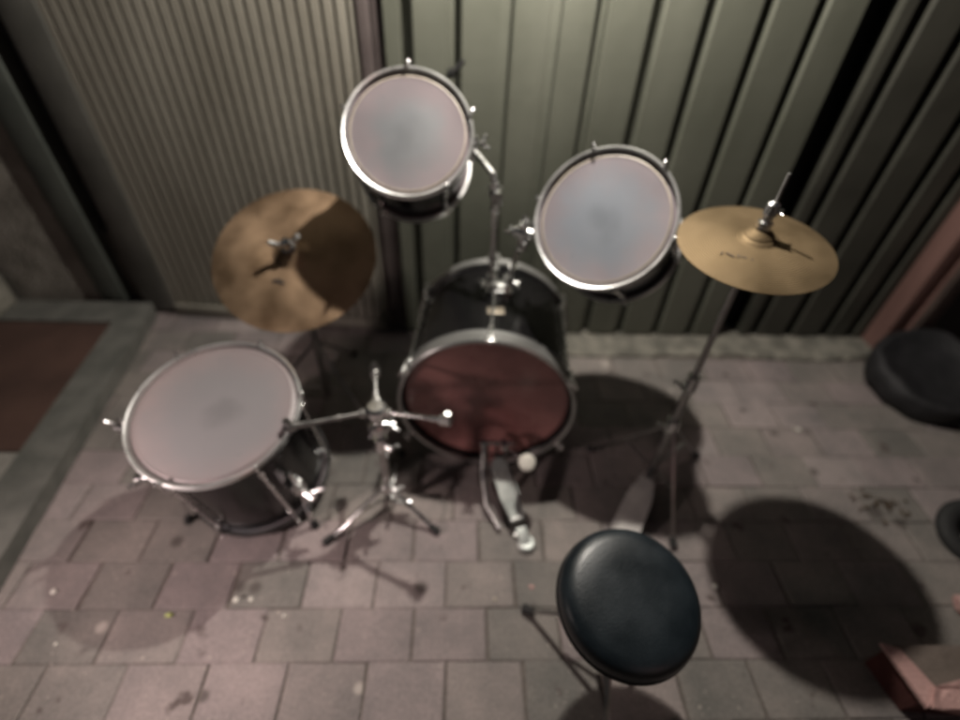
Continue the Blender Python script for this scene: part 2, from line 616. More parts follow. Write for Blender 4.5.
# ------------------------------------------------------------------ drums
def drum_dir(az, el):
    az, el = R(az), R(el)
    return Vector((math.cos(el) * math.sin(az), -math.cos(el) * math.cos(az), math.sin(el)))


def make_drum(t, c, n, Rh, depth, nl, ph, head, hoop_mat, hoopw=.022, lug_full=True, both=True, bass=False):
    """c = centre of the rim plane on the played side, n = direction the head faces"""
    c, n = Vector(c), Vector(n).normalized()
    a, b, _ = basis(n)
    Rs = Rh - (.016 if not bass else .012)
    # shell (open tube with wall)
    MB().lathe(c, n, [(Rs, -.014), (Rs, -depth + .014), (Rs - .006, -depth + .014), (Rs - .006, -.014)], 72, 0, True).build('shell', [M['shell']], t)
    th = .006 if not bass else .010

    def hoop(h0, h1, nm):
        MB().lathe(c, n, [(Rh - th, h0), (Rh - th, h1), (Rh - th * .3, h1 + .002 * (1 if h1 > h0 else -1)), (Rh + .0015, h1 - .001), (Rh, h1 - .004 * (1 if h1 > h0 else -1)),
                          (Rh - .0015, h0 + .003 * (1 if h1 > h0 else -1)), (Rh + .001, h0)], 72, 0, True).build(nm, hoop_mat, t)
    rec = .030 if bass else (.006 if Rh > .2 else .011)
    hoop(-rec - hoopw + .011, 0, 'hoop')
    if both:
        if Rh > .2 and not bass:
            hoop_mat = M['steel_dark']
        hoop(-depth + hoopw, -depth, 'hoop')
    # batter head with dished collar
    hd = MB().lathe(c, n, [(0, -rec), (Rs * .5, -rec), (Rs * .93, -rec), (Rs * .965, -rec + .0012), (Rs, -rec - .002), (Rh - th - .001, -rec - .006)], 72)
    h_ = hd.build('batter_head', head, t)
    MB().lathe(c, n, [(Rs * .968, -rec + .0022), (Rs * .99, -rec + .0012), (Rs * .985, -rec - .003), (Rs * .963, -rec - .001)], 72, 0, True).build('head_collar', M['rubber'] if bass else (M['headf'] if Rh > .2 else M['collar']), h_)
    if both:
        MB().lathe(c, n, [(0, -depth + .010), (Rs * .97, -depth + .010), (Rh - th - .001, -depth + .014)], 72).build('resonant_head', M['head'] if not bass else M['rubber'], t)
    for i in range(nl):
        q = R(ph) + 2 * math.pi * i / nl
        o = math.cos(q) * a + math.sin(q) * b
        tg = n.cross(o)
        rl = Rs + .009
        lug = MB()
        if lug_full:
            lug.tube([c + o * (Rs + .010) - n * (.045), c + o * (Rs + .010) - n * (depth - .045)], .0048, 10)
            for h in (.055, depth - .055):
                lug.box(c + o * (Rs + .006) - n * h, (.026, .014, .018), n, o, 0, .003)
        else:
            lug.box(c + o * (Rs + .008) - n * (depth * .42), (.055, .018, .020), n, o, 0, .005)
        lg = lug.build('lug', M['chrome'], t)
        rod = MB()
        rr = Rh + .005
        rod.tube([c + o * rr + n * .004, c + o * rr - n * .05], .0030, 8)
        rod.box(c + o * rr + n * .008, (.012, .0075, .0075), n, o, 0, .001)
        rod.lathe(c + o * rr + n * .0, n, [(.0065, -.001), (.0065, .003)], 12)
        rod2 = MB()
        if both:
            rod2.tube([c + o * rr - n * (depth + .004), c + o * rr - n * (depth - .05)], .0030, 8)
            rod2.box(c + o * rr - n * (depth + .008), (.012, .0075, .0075), n, o, 0, .001)
        if bass:
            rod.box(c + o * (Rh + .004) + n * (.001), (.009, .022, .022), n, o, 0, .002)
            rod.box(c + o * (Rh + .008) - n * (.022), (.045, .018, .008), n, o, 0, .002)
            rod2.box(c + o * (Rh + .004) - n * (depth + .001), (.009, .022, .022), n, o, 0, .002)
            rod2.box(c + o * (Rh + .008) - n * (depth - .022), (.045, .018, .008), n, o, 0, .002)
            rod.tube([c + o * (Rh + .014) + n * .012, c + o * (Rs + .012) - n * .055], .0036, 8)
            rod2.tube([c + o * (Rh + .014) - n * (depth + .012), c + o * (Rs + .012) - n * (depth - .055)], .0036, 8)
            rod.box(c + o * (Rh + .014) + n * .016, (.008, .028, .006), n, o, 0, .001)
        rod.build('tension_rod', M['chrome'], lg)
        if both:
            rod2.build('tension_rod', M['chrome'], lg)
    return c, n, a, b, Rs


def wingnut(mb, c, ax, s=1.0, spin=0):
    c, ax = Vector(c), Vector(ax).normalized()
    a, b, _ = basis(ax)
    a = math.cos(spin) * a + math.sin(spin) * b
    mb.lathe(c, ax, [(0, -.004 * s), (.008 * s, -.004 * s), (.006 * s, .010 * s), (0, .010 * s)], 14)
    for k in (-1, 1):
        mb.tube([c + a * k * .004 * s + ax * .002, c + a * k * .015 * s + ax * .010 * s, c + a * k * .020 * s + ax * .016 * s], [.0035 * s, .0045 * s, .003 * s], 10)


# bass drum
BC, BN = Vector((.078, 1.012, .290)), drum_dir(-5.0, 0)
t = thing('bass_drum', 'large black bass drum on the paving with dark red head and pedal', 'bass drum', (.10, 1.2, 0))
BD = .43
make_drum(t, BC, BN, .272, BD, 6, 30, M['headb'], M['hoopm'], hoopw=.030, bass=True)
top = Vector((.115, 1.275, .555))
mt = MB().box(top + Vector((0, 0, -.002)), (.080, .052, .018), bev=.004)
mt.box(top + Vector((0, 0, .014)), (.070, .040, .018), bev=.005)
mt.tube([top + Vector((-.026, 0, 0)), top + Vector((-.026, 0, .045))], .014, 18)
mt.tube([top + Vector((.026, 0, 0)), top + Vector((.026, 0, .045))], .014, 18)
mtp = mt.build('tom_mount', M['chrome'], t)
for q_, a_ in (((-.047, -.01, .026), (-1, -.3, 0)), ((.047, -.01, .026), (1, -.3, 0)), ((-.026, -.02, .030), (0, -1, 0))):
    wn_ = MB()
    wingnut(wn_, top + Vector(q_), a_)
    wn_.build('wing_nut', M['chrome'], mtp)
bz = MB()
rb = .262
for k in range(2):
    pass
bz.box(Vector((.100, 1.165, .5505)), (.050, .034, .003), (1, 0, 0), (0, 0, 1), 0, .001)
bz.build('badge', M['badge'], t)
for s_ in (-1, 1):                                        # spurs near the front of the shell
    q = Vector((.11 + s_ * .235, 1.36, .20))
    sp = MB().box(q, (.03, .04, .05), bev=.005)
    sp.tube([q, q + Vector((s_ * .07, .10, -.19))], .0065, 10)
    sp.ball(q + Vector((s_ * .07, .10, -.188)), .010)
    sp.build('spur', M['steel'], t)


def holder(P0, P1, P2, P3):
    """post up from the mount, ratchet joint, arm into the tom bracket"""
    h = MB()
    h.tube([P0, P1], .0085, 14)
    h.tube([P0 + (P1 - P0) * .25, P0 + (P1 - P0) * .32], .0125, 14)
    jn = MB()
    jn.ball(P1, .020)
    jn.lathe(P1, P2 - P1, [(0, -.024), (.017, -.024), (.017, -.006), (.013, 0), (.013, .03), (0, .03)], 18)
    d = (P2 - P1).cross(Vector((0, 0, 1)))
    jn.lathe(P1, d, [(0, -.026), (.015, -.026), (.018, -.012), (.018, .012), (.015, .026), (0, .026)], 18)
    wingnut(jn, P1 + d.normalized() * .032, d)
    wingnut(jn, P1 - Vector((0, 0, .022)) + Vector((0, -.016, 0)), (0, -1, -.2), .9, .7)
    jn.tube([P1 - Vector((0, 0, .05)), P1 - Vector((0, 0, .015))], .013, 14)
    h2 = MB().tube([P1, P2, P3], .0085, 14)
    return h, jn, h2


# rack toms
T1C, T1N = Vector((-.143, 1.305, .998)), drum_dir(1.0, 42)
T2C, T2N = Vector((.347, 1.136, .862)), drum_dir(-34, 38)
P0 = top + Vector((-.026, 0, .03))
P1 = Vector((P0.x - .002, P0.y + .0, .855))
P2 = P1 + Vector((-.012, 0, .055))
P3 = T1C - T1N * .085 + Vector((.165, 0, 0))
for parts in (holder(P0, P1, P2, P3),):
    for nm, q, mm in zip(('tom_post', 'tom_joint', 'tom_arm'), parts, ('chrome', 'chrome', 'chrome')):
        q.build(nm, M[mm], t)
Q0 = top + Vector((.026, 0, .03))
Q1 = Vector((.165, 1.215, .775))
OUT2 = (-rt + T2N * rt.dot(T2N)).normalized()
Q3 = T2C - T2N * .085 + OUT2 * .176
Q2 = Q1 + Vector((-.002, -.004, .045))
for nm, q in zip(('tom_post', 'tom_joint', 'tom_arm'), holder(Q0, Q1, Q2, Q3)):
    q.build(nm, M['chrome'], t)


def tom_bracket(t_, c, out):
    out = Vector(out).normalized()
    b_ = MB().box(c, (.024, .050, .055), out, (0, 0, 1), 0, .006)
    b_.tube([c + out * .006 + Vector((0, 0, -.032)), c + out * .006 + Vector((0, 0, .032))], .014, 16)
    o = b_.build('mount_bracket', M['chrome'], t_)
    w = MB()
    wingnut(w, c + out * .030 + Vector((0, 0, .010)), out + Vector((0, 0, .3)), 1.1, .6)
    w.build('wing_nut', M['chrome'], o)


t = thing('rack_tom', 'upper left rack tom with pale head, mounted highest on the bass drum', 'tom drum', T1C - T1N * .12, 'rack toms above the bass drum')
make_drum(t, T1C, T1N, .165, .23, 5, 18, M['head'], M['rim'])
tom_bracket(t, P3 + Vector((-.004, 0, 0)), (1, 0, .1))
t = thing('rack_tom', 'right rack tom with bluish pale head, hanging next to the hi-hat', 'tom drum', T2C - T2N * .13, 'rack toms above the bass drum')
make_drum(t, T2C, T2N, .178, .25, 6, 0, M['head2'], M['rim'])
tom_bracket(t, Q3 - OUT2 * .006, OUT2)

# floor tom
FC, FN = Vector((-.618, .848, .462)), drum_dir(3.1, 77)
t = thing('floor_tom', 'black floor tom on three chrome legs at left with wide greyish pink head', 'tom drum', (-.62, .88, 0))
FD = .395
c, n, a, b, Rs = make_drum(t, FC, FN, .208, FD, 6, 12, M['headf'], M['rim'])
for (ang, hgt) in ((206, .22), (326, .27), (86, .2)):
    o = Vector((math.cos(R(ang)), math.sin(R(ang)), 0))
    base = FC - FN * hgt
    s_ = base + o * (Rs + .012)
    lg = MB()
    lg.tube([s_ + FN * .10 + o * .004, s_ - FN * .03 + o * .004, Vector((s_.x, s_.y, 0.09)) + o * .006, Vector((s_.x, s_.y, .02)) + o * .016], .0055, 12)
    L = lg.build('leg', M['chrome'], t)
    MB().tube([Vector((s_.x, s_.y, .034)) + o * .013, Vector((s_.x, s_.y, .002)) + o * .019], [.009, .014], 14).build('rubber_foot', M['rubber'], L)
    br = MB().box(s_ - o * .002, (.022, .040, .050), o, FN, 0, .006)
    br.lathe(s_ + o * .006, o, [(0, 0), (.019, 0), (.019, .010), (.012, .014), (0, .014)], 20)
    B_ = br.build('leg_bracket', M['chrome'], t)
    w = MB()
    w.tube([s_, s_ + o * .045], .0045, 10)
    wingnut(w, s_ + o * .048, o, 1.9, .5)
    w.build('wing_bolt', M['chrome'], B_)
w = MB()
q = FC + Vector((-.205, -.02, -.055))
w.tube([q + Vector((.02, 0, 0)), q + Vector((-.03, 0, 0))], .006, 12)
wingnut(w, q + Vector((-.032, 0, 0)), (-1, 0, .1), 1.8, 1.2)
w.build('wing_bolt', M['chrome'], t)


# ------------------------------------------------------------------ cymbals
def cymbal(name, label, c, n, rad, mtl, group, bell=.2, bow=.035, logo=None):
    c, n = Vector(c), Vector(n).normalized()
    rb_ = rad * bell
    pr = [(.006, bow + .020), (rb_ * .45, bow + .018), (rb_ * .8, bow + .011), (rb_, bow - .002)]
    for k in range(1, 13):
        s_ = k / 12
        r_ = rb_ + (rad - rb_) * s_
        pr.append((r_, bow * (1 - s_ ** 1.7) - .002))
    lo = [(r_, h - .0016) for r_, h in pr[::-1]]
    root = thing(name, label, 'cymbal', c, group)
    ob = MB().lathe(c, n, pr + lo, 96, 0, True).build('cymbal_disc', mtl, root, True, 60)
    # object axes follow the cymbal, so that the lathing rings run round it
    a, b, z = basis(n)
    Mx = Matrix((a, b, z)).transposed()
    inv = Mx.inverted()
    for v in ob.data.vertices:
        v.co = inv @ v.co
    ob.matrix_local = Mx.to_4x4()
    if logo:
        lg = MB()
        for (u, v_, du, dv, w_) in logo:
            rr = math.hypot(u, v_)
            s_ = (rr - rb_) / (rad - rb_)
            hh = bow * (1 - s_ ** 1.7) + .0006
            P = c + rt * u + up * v_
            P = P + n * (hh - (P - c).dot(n))
            d = rt * du + up * dv
            d = d - n * d.dot(n) + n * 0
            lg.box(P, (d.length, w_, .0008), d, n)
        lg.build('worn_marking', M['ink'], root)
    return root


CLC, CLN = Vector((-.502, 1.300, .640)), drum_dir(-1, 60)
cymbal('crash_cymbal', 'large dull bronze crash cymbal at left, tilted towards the viewer', CLC - CLN * .01, CLN, .242, M['brass'], 'cymbals',
       .19, .022, [(-.035, -.095, .022, .003, .010), (-.020, -.100, .016, -.004, .010)])
HC, HN = Vector((.640, .957, .893)), drum_dir(-30, 83)
hh = cymbal('hi_hat_cymbal', 'small golden bronze hi-hat cymbal at right on its thin rod', HC, HN, .164, M['brass2'], 'cymbals', .22, .02,
            [(-.075, -.070, .012, -.022, .004), (-.060, -.078, .004, .016, .003), (-.050, -.084, .010, -.010, .004),
             (-.035, -.092, .003, .014, .003), (-.028, -.098, .008, -.003, .003), (-.015, -.105, .002, .014, .003), (-.090, -.06, .006, .012, .003)])

# crash stand
t = thing('cymbal_stand', 'thin dark cymbal stand carrying the crash cymbal behind the floor tom', 'stand', (-.503, 1.312, 0))
bx, by = -.503, 1.312
MB().tube([(bx, by, .04), (bx, by, .42)], .0125, 14).build('base_tube', M['steel'], t)
MB().tube([(bx, by, .40), (bx, by, .622)], .0085, 14).build('upper_tube', M['steel'], t)
cc = MB().tube([(bx, by, .385), (bx, by, .435)], .019, 16)
wingnut(cc, (bx, by - .026, .41), (0, -1, 0), 1.1)
cc.build('clamp', M['chrome'], t)
tl = MB()
tl.ball((bx, by, .622), .016)
tl.tube([Vector((bx, by, .622)), CLC - CLN * .005, CLC + CLN * .055], .0045, 10)
tl.build('tilter', M['chrome'], t)
fl = MB().lathe(CLC, CLN, [(0, .034), (.018, .034), (.018, .044), (0, .044)], 24)
fl.build('felt', M['felt_dark'], t)
wg = MB()
wingnut(wg, CLC + CLN * .054, CLN, 2.1, .3)
wg.lathe(CLC, CLN, [(0, .044), (.022, .044), (.022, .049), (0, .049)], 24)
wg.build('wing_nut', M['chrome'], t)
for ang in (200, 320, 80):
    o = Vector((math.cos(R(ang)), math.sin(R(ang)), 0))
    ft = Vector((bx, by, .012)) + o * .27
    L = MB().tube([Vector((bx, by, .30)), ft], .0055, 10).tube([Vector((bx, by, .07)), Vector((bx, by, .30)).lerp(ft, .55)], .004, 8).build('leg', M['steel'], t)
    MB().tube([ft + Vector((0, 0, .012)) - o * .012, ft + o * .010 - Vector((0, 0, .006))], [.009, .012], 12).build('rubber_foot', M['rubber'], L)

# hi-hat stand
hx, hy = .640, .957
t = thing('hi_hat_stand', 'hi-hat stand at right with thin pull rod, folding legs and flat grey foot plate', 'stand', (hx, hy, 0))
MB().tube([(hx, hy, .05), (hx, hy, .47)], .0125, 16).build('base_tube', M['steel'], t)
MB().tube([(hx, hy, .45), (hx, hy, .875)], .0085, 16).build('upper_tube', M['steel'], t)
c1 = MB().tube([(hx, hy, .445), (hx, hy, .495)], .019, 16)
wingnut(c1, (hx - .024, hy - .012, .47), (-1, -.4, 0), 1.3)
c1.build('clamp', M['chrome'], t)
c2 = MB().tube([(hx, hy, .275), (hx, hy, .315)], .020, 16)
wingnut(c2, (hx - .024, hy - .012, .295), (-1, -.4, 0), 1.2)
c2.build('leg_collar', M['chrome'], t)
se = MB().lathe((hx, hy, .872), (0, 0, 1), [(0, 0), (.020, 0), (.026, .008), (.012, .014), (0, .014)], 20)
se.build('cymbal_seat', M['rubber'], t)
rd = Vector((.04, .02, 1)).normalized()
r1 = MB().tube([Vector((hx, hy, .84)), Vector((hx, hy, .90)) + rd * .15], .0030, 10)
r1.build('pull_rod', M['rim'], t)
ct = MB()
q = Vector((hx, hy, .912))
ct.lathe(q, rd, [(0, 0), (.021, 0), (.021, .007), (.012, .009), (.012, .020), (.016, .022), (.016, .036), (.011, .038), (.011, .050), (.014, .052), (.013, .075), (.007, .080), (0, .080)], 18)
wingnut(ct, q + rd * .06 + Vector((.010, -.006, 0)), (1, -.6, .2), .7)
ct.build('clutch', M['chrome'], t)
for ft in (Vector((.655, .728, .010)), Vector((.47, 1.08, .010)), Vector((.84, 1.06, .010))):
    o = (ft - Vector((hx, hy, .01))).normalized()
    L = MB().box((Vector((hx, hy, .30)) + ft) / 2, ((Vector((hx, hy, .30)) - ft).length, .010, .004), Vector((hx, hy, .30)) - ft, (0, 0, 1), 0, .001)
    L.box((Vector((hx, hy, .08)) + Vector((hx, hy, .30)).lerp(ft, .55)) / 2, ((Vector((hx, hy, .08)) - Vector((hx, hy, .30)).lerp(ft, .55)).length, .009, .003),
          Vector((hx, hy, .08)) - Vector((hx, hy, .30)).lerp(ft, .55), (0, 0, 1), 0, .001)
    L = L.build('leg', M['steel'], t)
    MB().tube([ft - o * .014 + Vector((0, 0, .012)), ft + o * .012 - Vector((0, 0, .003))], [.009, .012], 12).build('rubber_foot', M['rubber'], L)
fA, fB = Vector((.612, .915, .075)), Vector((.500, .745, .020))
d = fB - fA
sd_ = d.cross(Vector((0, 0, 1))).normalized()
pl = []
for (s_, w_) in ((0, .020), (.25, .036), (.40, .040), (.9, .043), (1.0, .034)):
    for k in (-1, 1):
        pl.append(fA + d * s_ + sd_ * k * w_)
vs_ = pl + [q - Vector((0, 0, .008)) for q in pl]
n2 = len(pl)
fs = []
for i in range(0, n2 - 2, 2):
    fs += [[i, i + 1, i + 3, i + 2], [n2 + i, n2 + i + 2, n2 + i + 3, n2 + i + 1], [i, i + 2, n2 + i + 2, n2 + i], [i + 1, n2 + i + 1, n2 + i + 3, i + 3]]
fs += [[0, n2, n2 + 1, 1], [n2 - 2, n2 - 1, 2 * n2 - 1, 2 * n2 - 2]]
MB().add(vs_, fs).build('foot_plate', M['pedal2'], t, True, 30)
MB().tube([fA + sd_ * .035 - Vector((0, 0, .066)), (hx + .03, hy, .03), (hx + .015, hy, .06)], .004, 8).tube(
    [fA - sd_ * .035 - Vector((0, 0, .066)), (hx - .03, hy, .03), (hx - .015, hy, .06)], .004, 8).tube(
    [fB + sd_ * .03 - Vector((0, 0, .012)), fA + sd_ * .035 - Vector((0, 0, .066))], .0035, 8).tube(
    [fB - sd_ * .03 - Vector((0, 0, .012)), fA - sd_ * .035 - Vector((0, 0, .066))], .0035, 8).build('frame', M['steel'], t)
MB().box((fA + Vector((hx, hy, .10))) / 2, ((fA - Vector((hx, hy, .10))).length, .012, .003), fA - Vector((hx, hy, .10)), (0, 0, 1)).build('chain', M['steel'], t)

# snare stand (empty basket)
sx, sy = -.215, .855
t = thing('snare_stand', 'empty chrome snare stand with open basket arms between floor tom and bass drum', 'stand', (sx, sy, 0))
MB().tube([(sx, sy, .05), (sx, sy, .32)], .0125, 16).build('base_tube', M['steel'], t)
MB().tube([(sx, sy, .30), (sx, sy, .43)], .0095, 16).build('upper_tube', M['chrome'], t)
c1 = MB().tube([(sx, sy, .300), (sx, sy, .345)], .0195, 16)
wingnut(c1, (sx + .022, sy - .018, .322), (1, -.8, 0), 1.2)
c1.build('clamp', M['chrome'], t)
c2 = MB().tube([(sx, sy, .10), (sx, sy, .135)], .019, 16)
wingnut(c2, (sx + .022, sy - .015, .118), (1, -.7, 0), 1.1)
MB().box((sx + .040, sy - .018, .056), (.060, .014, .014), bev=.003).build('leg_knob', M['chrome'], t)
c2.build('leg_collar', M['chrome'], t)
bs = MB()
bs.ball((sx, sy, .44), .019)
bs.lathe((sx, sy, .435), (0, 0, 1), [(0, 0), (.024, 0), (.028, .012), (.028, .030), (.020, .036), (0, .036)], 20)
bs.lathe((sx, sy, .385), (1, .4, 0), [(0, -.026), (.017, -.026), (.021, -.008), (.021, .008), (.017, .026), (0, .026)], 18)
wingnut(bs, (sx + .030, sy + .010, .385), (1, .4, 0), 1.2, .4)
wingnut(bs, (sx - .005, sy - .026, .41), (0, -1, 0), 1.1, 1)
bs.build('basket_hub', M['chrome'], t)
HB = Vector((sx, sy, .452))
for tip, lift in ((Vector((-.035, .79, .492)), .03), (Vector((-.42, .80, .45)), .0), (Vector((-.235, .985, .468)), .02)):
    o = (tip - HB).normalized()
    mid = HB.lerp(tip, .78)
    L = MB().tube([HB + o * .015, mid], .0058, 12).tube([mid, tip], .0078, 12)
    L.tube([HB.lerp(tip, .42), HB.lerp(tip, .46)], .0085, 12)
    L.box(HB + o * .028, (.03, .020, .018), o, (0, 0, 1), 0, .003)
    L = L.build('basket_arm', M['steel'] if tip.x < -.3 else M['chrome'], t)
    g_ = MB().tube([tip - o * .014, tip + o * .014], .0135, 14).tube([tip, tip + Vector((0, 0, .026)) + o * .006], [.011, .008], 12)
    g_.build('grip', M['steel'] if tip.x < -.1 else M['chrome'], L)
for ft in (Vector((-.385, .735, .010)), Vector((-.072, .770, .010)), Vector((-.20, 1.05, .010))):
    o = (ft - Vector((sx, sy, .01))).normalized()
    tp = Vector((sx, sy, .118)) + o * .015
    L = MB().box((tp + ft) / 2, ((tp - ft).length, .011, .005), tp - ft, (0, 0, 1), 0, .001)
    L.box((Vector((sx, sy, .055)) + tp.lerp(ft, .5)) / 2, ((Vector((sx, sy, .055)) - tp.lerp(ft, .5)).length, .010, .003), Vector((sx, sy, .055)) - tp.lerp(ft, .5), (0, 0, 1), 0, .001)
    L = L.build('leg', M['chrome'], t)
    MB().tube([ft - o * .018 + Vector((0, 0, .010)), ft + o * .014 - Vector((0, 0, .002))], [.009, .012], 12).build('rubber_foot', M['rubber'], L)

# bass drum pedal
t = thing('drum_pedal', 'silver bass drum pedal with round white felt beater under the red head', 'pedal', (.16, .85, 0))
hA, hB_ = Vector((.120, .955, .125)), Vector((.205, .715, .022))     # toe end, heel end
d = hB_ - hA
sd_ = d.cross(Vector((0, 0, 1))).normalized()
pl = []
for (s_, w_) in ((0, .016), (.12, .028), (.45, .031), (.66, .022), (.74, .018)):
    for k in (-1, 1):
        pl.append(hA + d * s_ + sd_ * k * w_)
vs_ = pl + [q - Vector((0, 0, .007)) for q in pl]
n2 = len(pl)
fs = []
for i in range(0, n2 - 2, 2):
    fs += [[i, i + 1, i + 3, i + 2], [n2 + i, n2 + i + 2, n2 + i + 3, n2 + i + 1], [i, i + 2, n2 + i + 2, n2 + i], [i + 1, n2 + i + 1, n2 + i + 3, i + 3]]
fs += [[0, n2, n2 + 1, 1], [n2 - 2, n2 - 1, 2 * n2 - 1, 2 * n2 - 2]]
ftb = MB().add(vs_, fs).build('footboard', M['pedal'], t, True, 30)
rb2 = MB()
for k in (-.018, 0, .018):
    rb2.box(hA + d * .33 + sd_ * k + Vector((0, 0, .0022)), (.10, .004, .003), d, (0, 0, 1), 0, .0008)
rb2.build('grip_rib', M['pedal2'], ftb)
MB().box(hA + d * .72 + Vector((0, 0, .001)), (.012, .050, .010), d, (0, 0, 1), 0, .002).build('heel_hinge', M['steel'], ftb)
hl = MB().lathe(hB_ + Vector((0, .01, -.010)), (0, 0, 1), [(0, -.010), (.027, -.010), (.027, .004), (.022, .010), (0, .011)], 28)
hl.box(hB_ - d.normalized() * .03 + Vector((0, 0, -.004)), (.05, .034, .012), d, (0, 0, 1), 0, .003)
hl.build('heel_plate', M['pedal'], t)
MB().box(Vector((hA.x, hA.y, .006)).lerp(Vector((hB_.x, hB_.y, .006)), .52), (.24, .040, .005), Vector((d.x, d.y, 0)), (0, 0, 1), 0, .001).build('base_plate', M['steel'], t)
fx, fy = .118, .970
fr_ = MB()
for k in (-1, 1):
    fr_.tube([(fx + k * .034, fy, .005), (fx + k * .032, fy, .185)], .0065, 12)
fr_.box((fx, fy, .010), (.085, .026, .014), bev=.003)
fr_.build('frame', M['steel'], t)
ax = MB().tube([(fx - .050, fy, .182), (fx + .050, fy, .182)], .0065, 14)
ax.lathe((fx - .052, fy, .182), (1, 0, 0), [(0, 0), (.013, 0), (.013, .012), (0, .012)], 18)
ax.lathe((fx + .014, fy, .182), (1, 0, 0), [(0, 0), (.016, 0), (.016, .014), (0, .014)], 18)
ax.box((fx + .02, fy - .01, .182), (.016, .03, .02), bev=.003)
ax.build('axle', M['chrome'], t)
bt = Vector((.199, .866, .222))
MB().tube([(fx + .021, fy, .175), bt + Vector((-.012, .012, -.004))], .0034, 10).build('beater_rod', M['chrome'], t)
bn = (Vector((0, 0, H)) - bt).normalized()
be = MB().lathe(bt, bn, [(0, -.022), (.020, -.022), (.025, -.012), (.026, .008), (.022, .017), (.012, .020), (0, .020)], 28)
bo = be.build('beater', M['felt'], t)
MB().lathe(bt + bn * .020 + Vector((.002, 0, -.004)), bn, [(0, .0), (.0065, 0), (.0065, .002), (0, .002)], 16).build('beater_nut', M['felt_dark'], bo)
MB().tube([(fx - .040, fy - .006, .175), (fx - .043, fy - .055, .10), (fx - .030, fy - .13, .035), (fx + .010, fy - .20, .018)], .0075, 12).build('spring', M['steel'], t)
MB().box((.118, 1.006, .024), (.045, .05, .03), bev=.005).build('hoop_clamp', M['chrome'], t)
MB().tube([(fx, fy - .008, .178), (fx + .002, fy - .016, .13)], .005, 8).build('strap', M['rubber'], t)

# drum throne
TC = Vector((.352, .410, .400))
TN = drum_dir(6, 81)
t = thing('drum_throne', 'round black vinyl drum throne in the right foreground', 'stool', (.352, .43, 0))
pr = [(0, 0), (.07, .0), (.110, -.002), (.128, -.007), (.139, -.017), (.1445, -.032), (.1445, -.046), (.139, -.056), (.10, -.060), (0, -.060)]
MB().lathe(TC, TN, [(r_, h + .012) for r_, h in pr], 80).build('seat', M['vinyl'], t, True, 60)
MB().lathe(TC, TN, [(.1452, -.037), (.1475, -.0395), (.1452, -.042), (.143, -.0395)], 80, 0, True).build('seat_piping', M['vinyl2'], t)
tx_, ty_ = .352, .425
MB().tube([(tx_, ty_, .10), (tx_, ty_, .355)], .013, 16).build('column', M['steel'], t)
c2 = MB().tube([(tx_, ty_, .20), (tx_, ty_, .24)], .020, 16).lathe((tx_, ty_, .338), (0, 0, 1), [(0, 0), (.045, .0), (.05, .012), (0, .012)], 24)
wingnut(c2, (tx_ - .02, ty_ - .02, .22), (-1, -1, 0), 1.2)
c2.build('clamp', M['chrome'], t)
for ft in (Vector((.193, .533, .010)), Vector((.335, .215, .010)), Vector((.555, .500, .010))):
    o = (ft - Vector((tx_, ty_, .01))).normalized()
    tp = Vector((tx_, ty_, .225)) + o * .015
    L = MB().box((tp + ft) / 2, ((tp - ft).length, .013, .005), tp - ft, (0, 0, 1), 0, .001)
    L.box((Vector((tx_, ty_, .11)) + tp.lerp(ft, .55)) / 2, ((Vector((tx_, ty_, .11)) - tp.lerp(ft, .55)).length, .011, .003), Vector((tx_, ty_, .11)) - tp.lerp(ft, .55), (0, 0, 1), 0, .001)
    L = L.build('leg', M['steel'], t)
    MB().tube([ft - o * .016 + Vector((0, 0, .014)), ft + o * .012 - Vector((0, 0, .002))], [.010, .013], 12).build('rubber_foot', M['rubber'], L)


# ------------------------------------------------------------------ things at the right edge
def soft(mb_, amp, sc, seed):
    rnd = random.Random(seed)
    ph = [rnd.uniform(0, 6.3) for _ in range(9)]
    for i, v in enumerate(mb_.v):
        k = amp * (math.sin(v.x * sc + ph[0]) * math.sin(v.y * sc * 1.3 + ph[1]) + .6 * math.sin(v.z * sc * 1.7 + ph[2] + v.x * sc)
                   + .4 * math.sin(v.y * sc * 2.9 + ph[3] + v.z * sc * 2))
        mb_.v[i] = v + Vector((k, k * .8, k * .5))
    return mb_


def subdiv_box(c, size, n_=10):
    bm_ = bmesh.new()
    bmesh.ops.create_cube(bm_, size=1)
    bmesh.ops.subdivide_edges(bm_, edges=bm_.edges[:], cuts=n_, use_grid_fill=True)
    out = MB()
    vs2 = []
    for v in bm_.verts:
        q = Vector(v.co)
        l4 = (abs(q.x * 2) ** 6 + abs(q.y * 2) ** 6 + abs(q.z * 2) ** 6) ** (1 / 6)
        q = q / l4 if l4 > 0 else q
        vs2.append(Vector(c) + Vector((q.x * size[0], q.y * size[1], q.z * size[2])))
    out.add(vs2, [[v.index for v in f.verts] for f in bm_.faces])
    bm_.free()
    return out


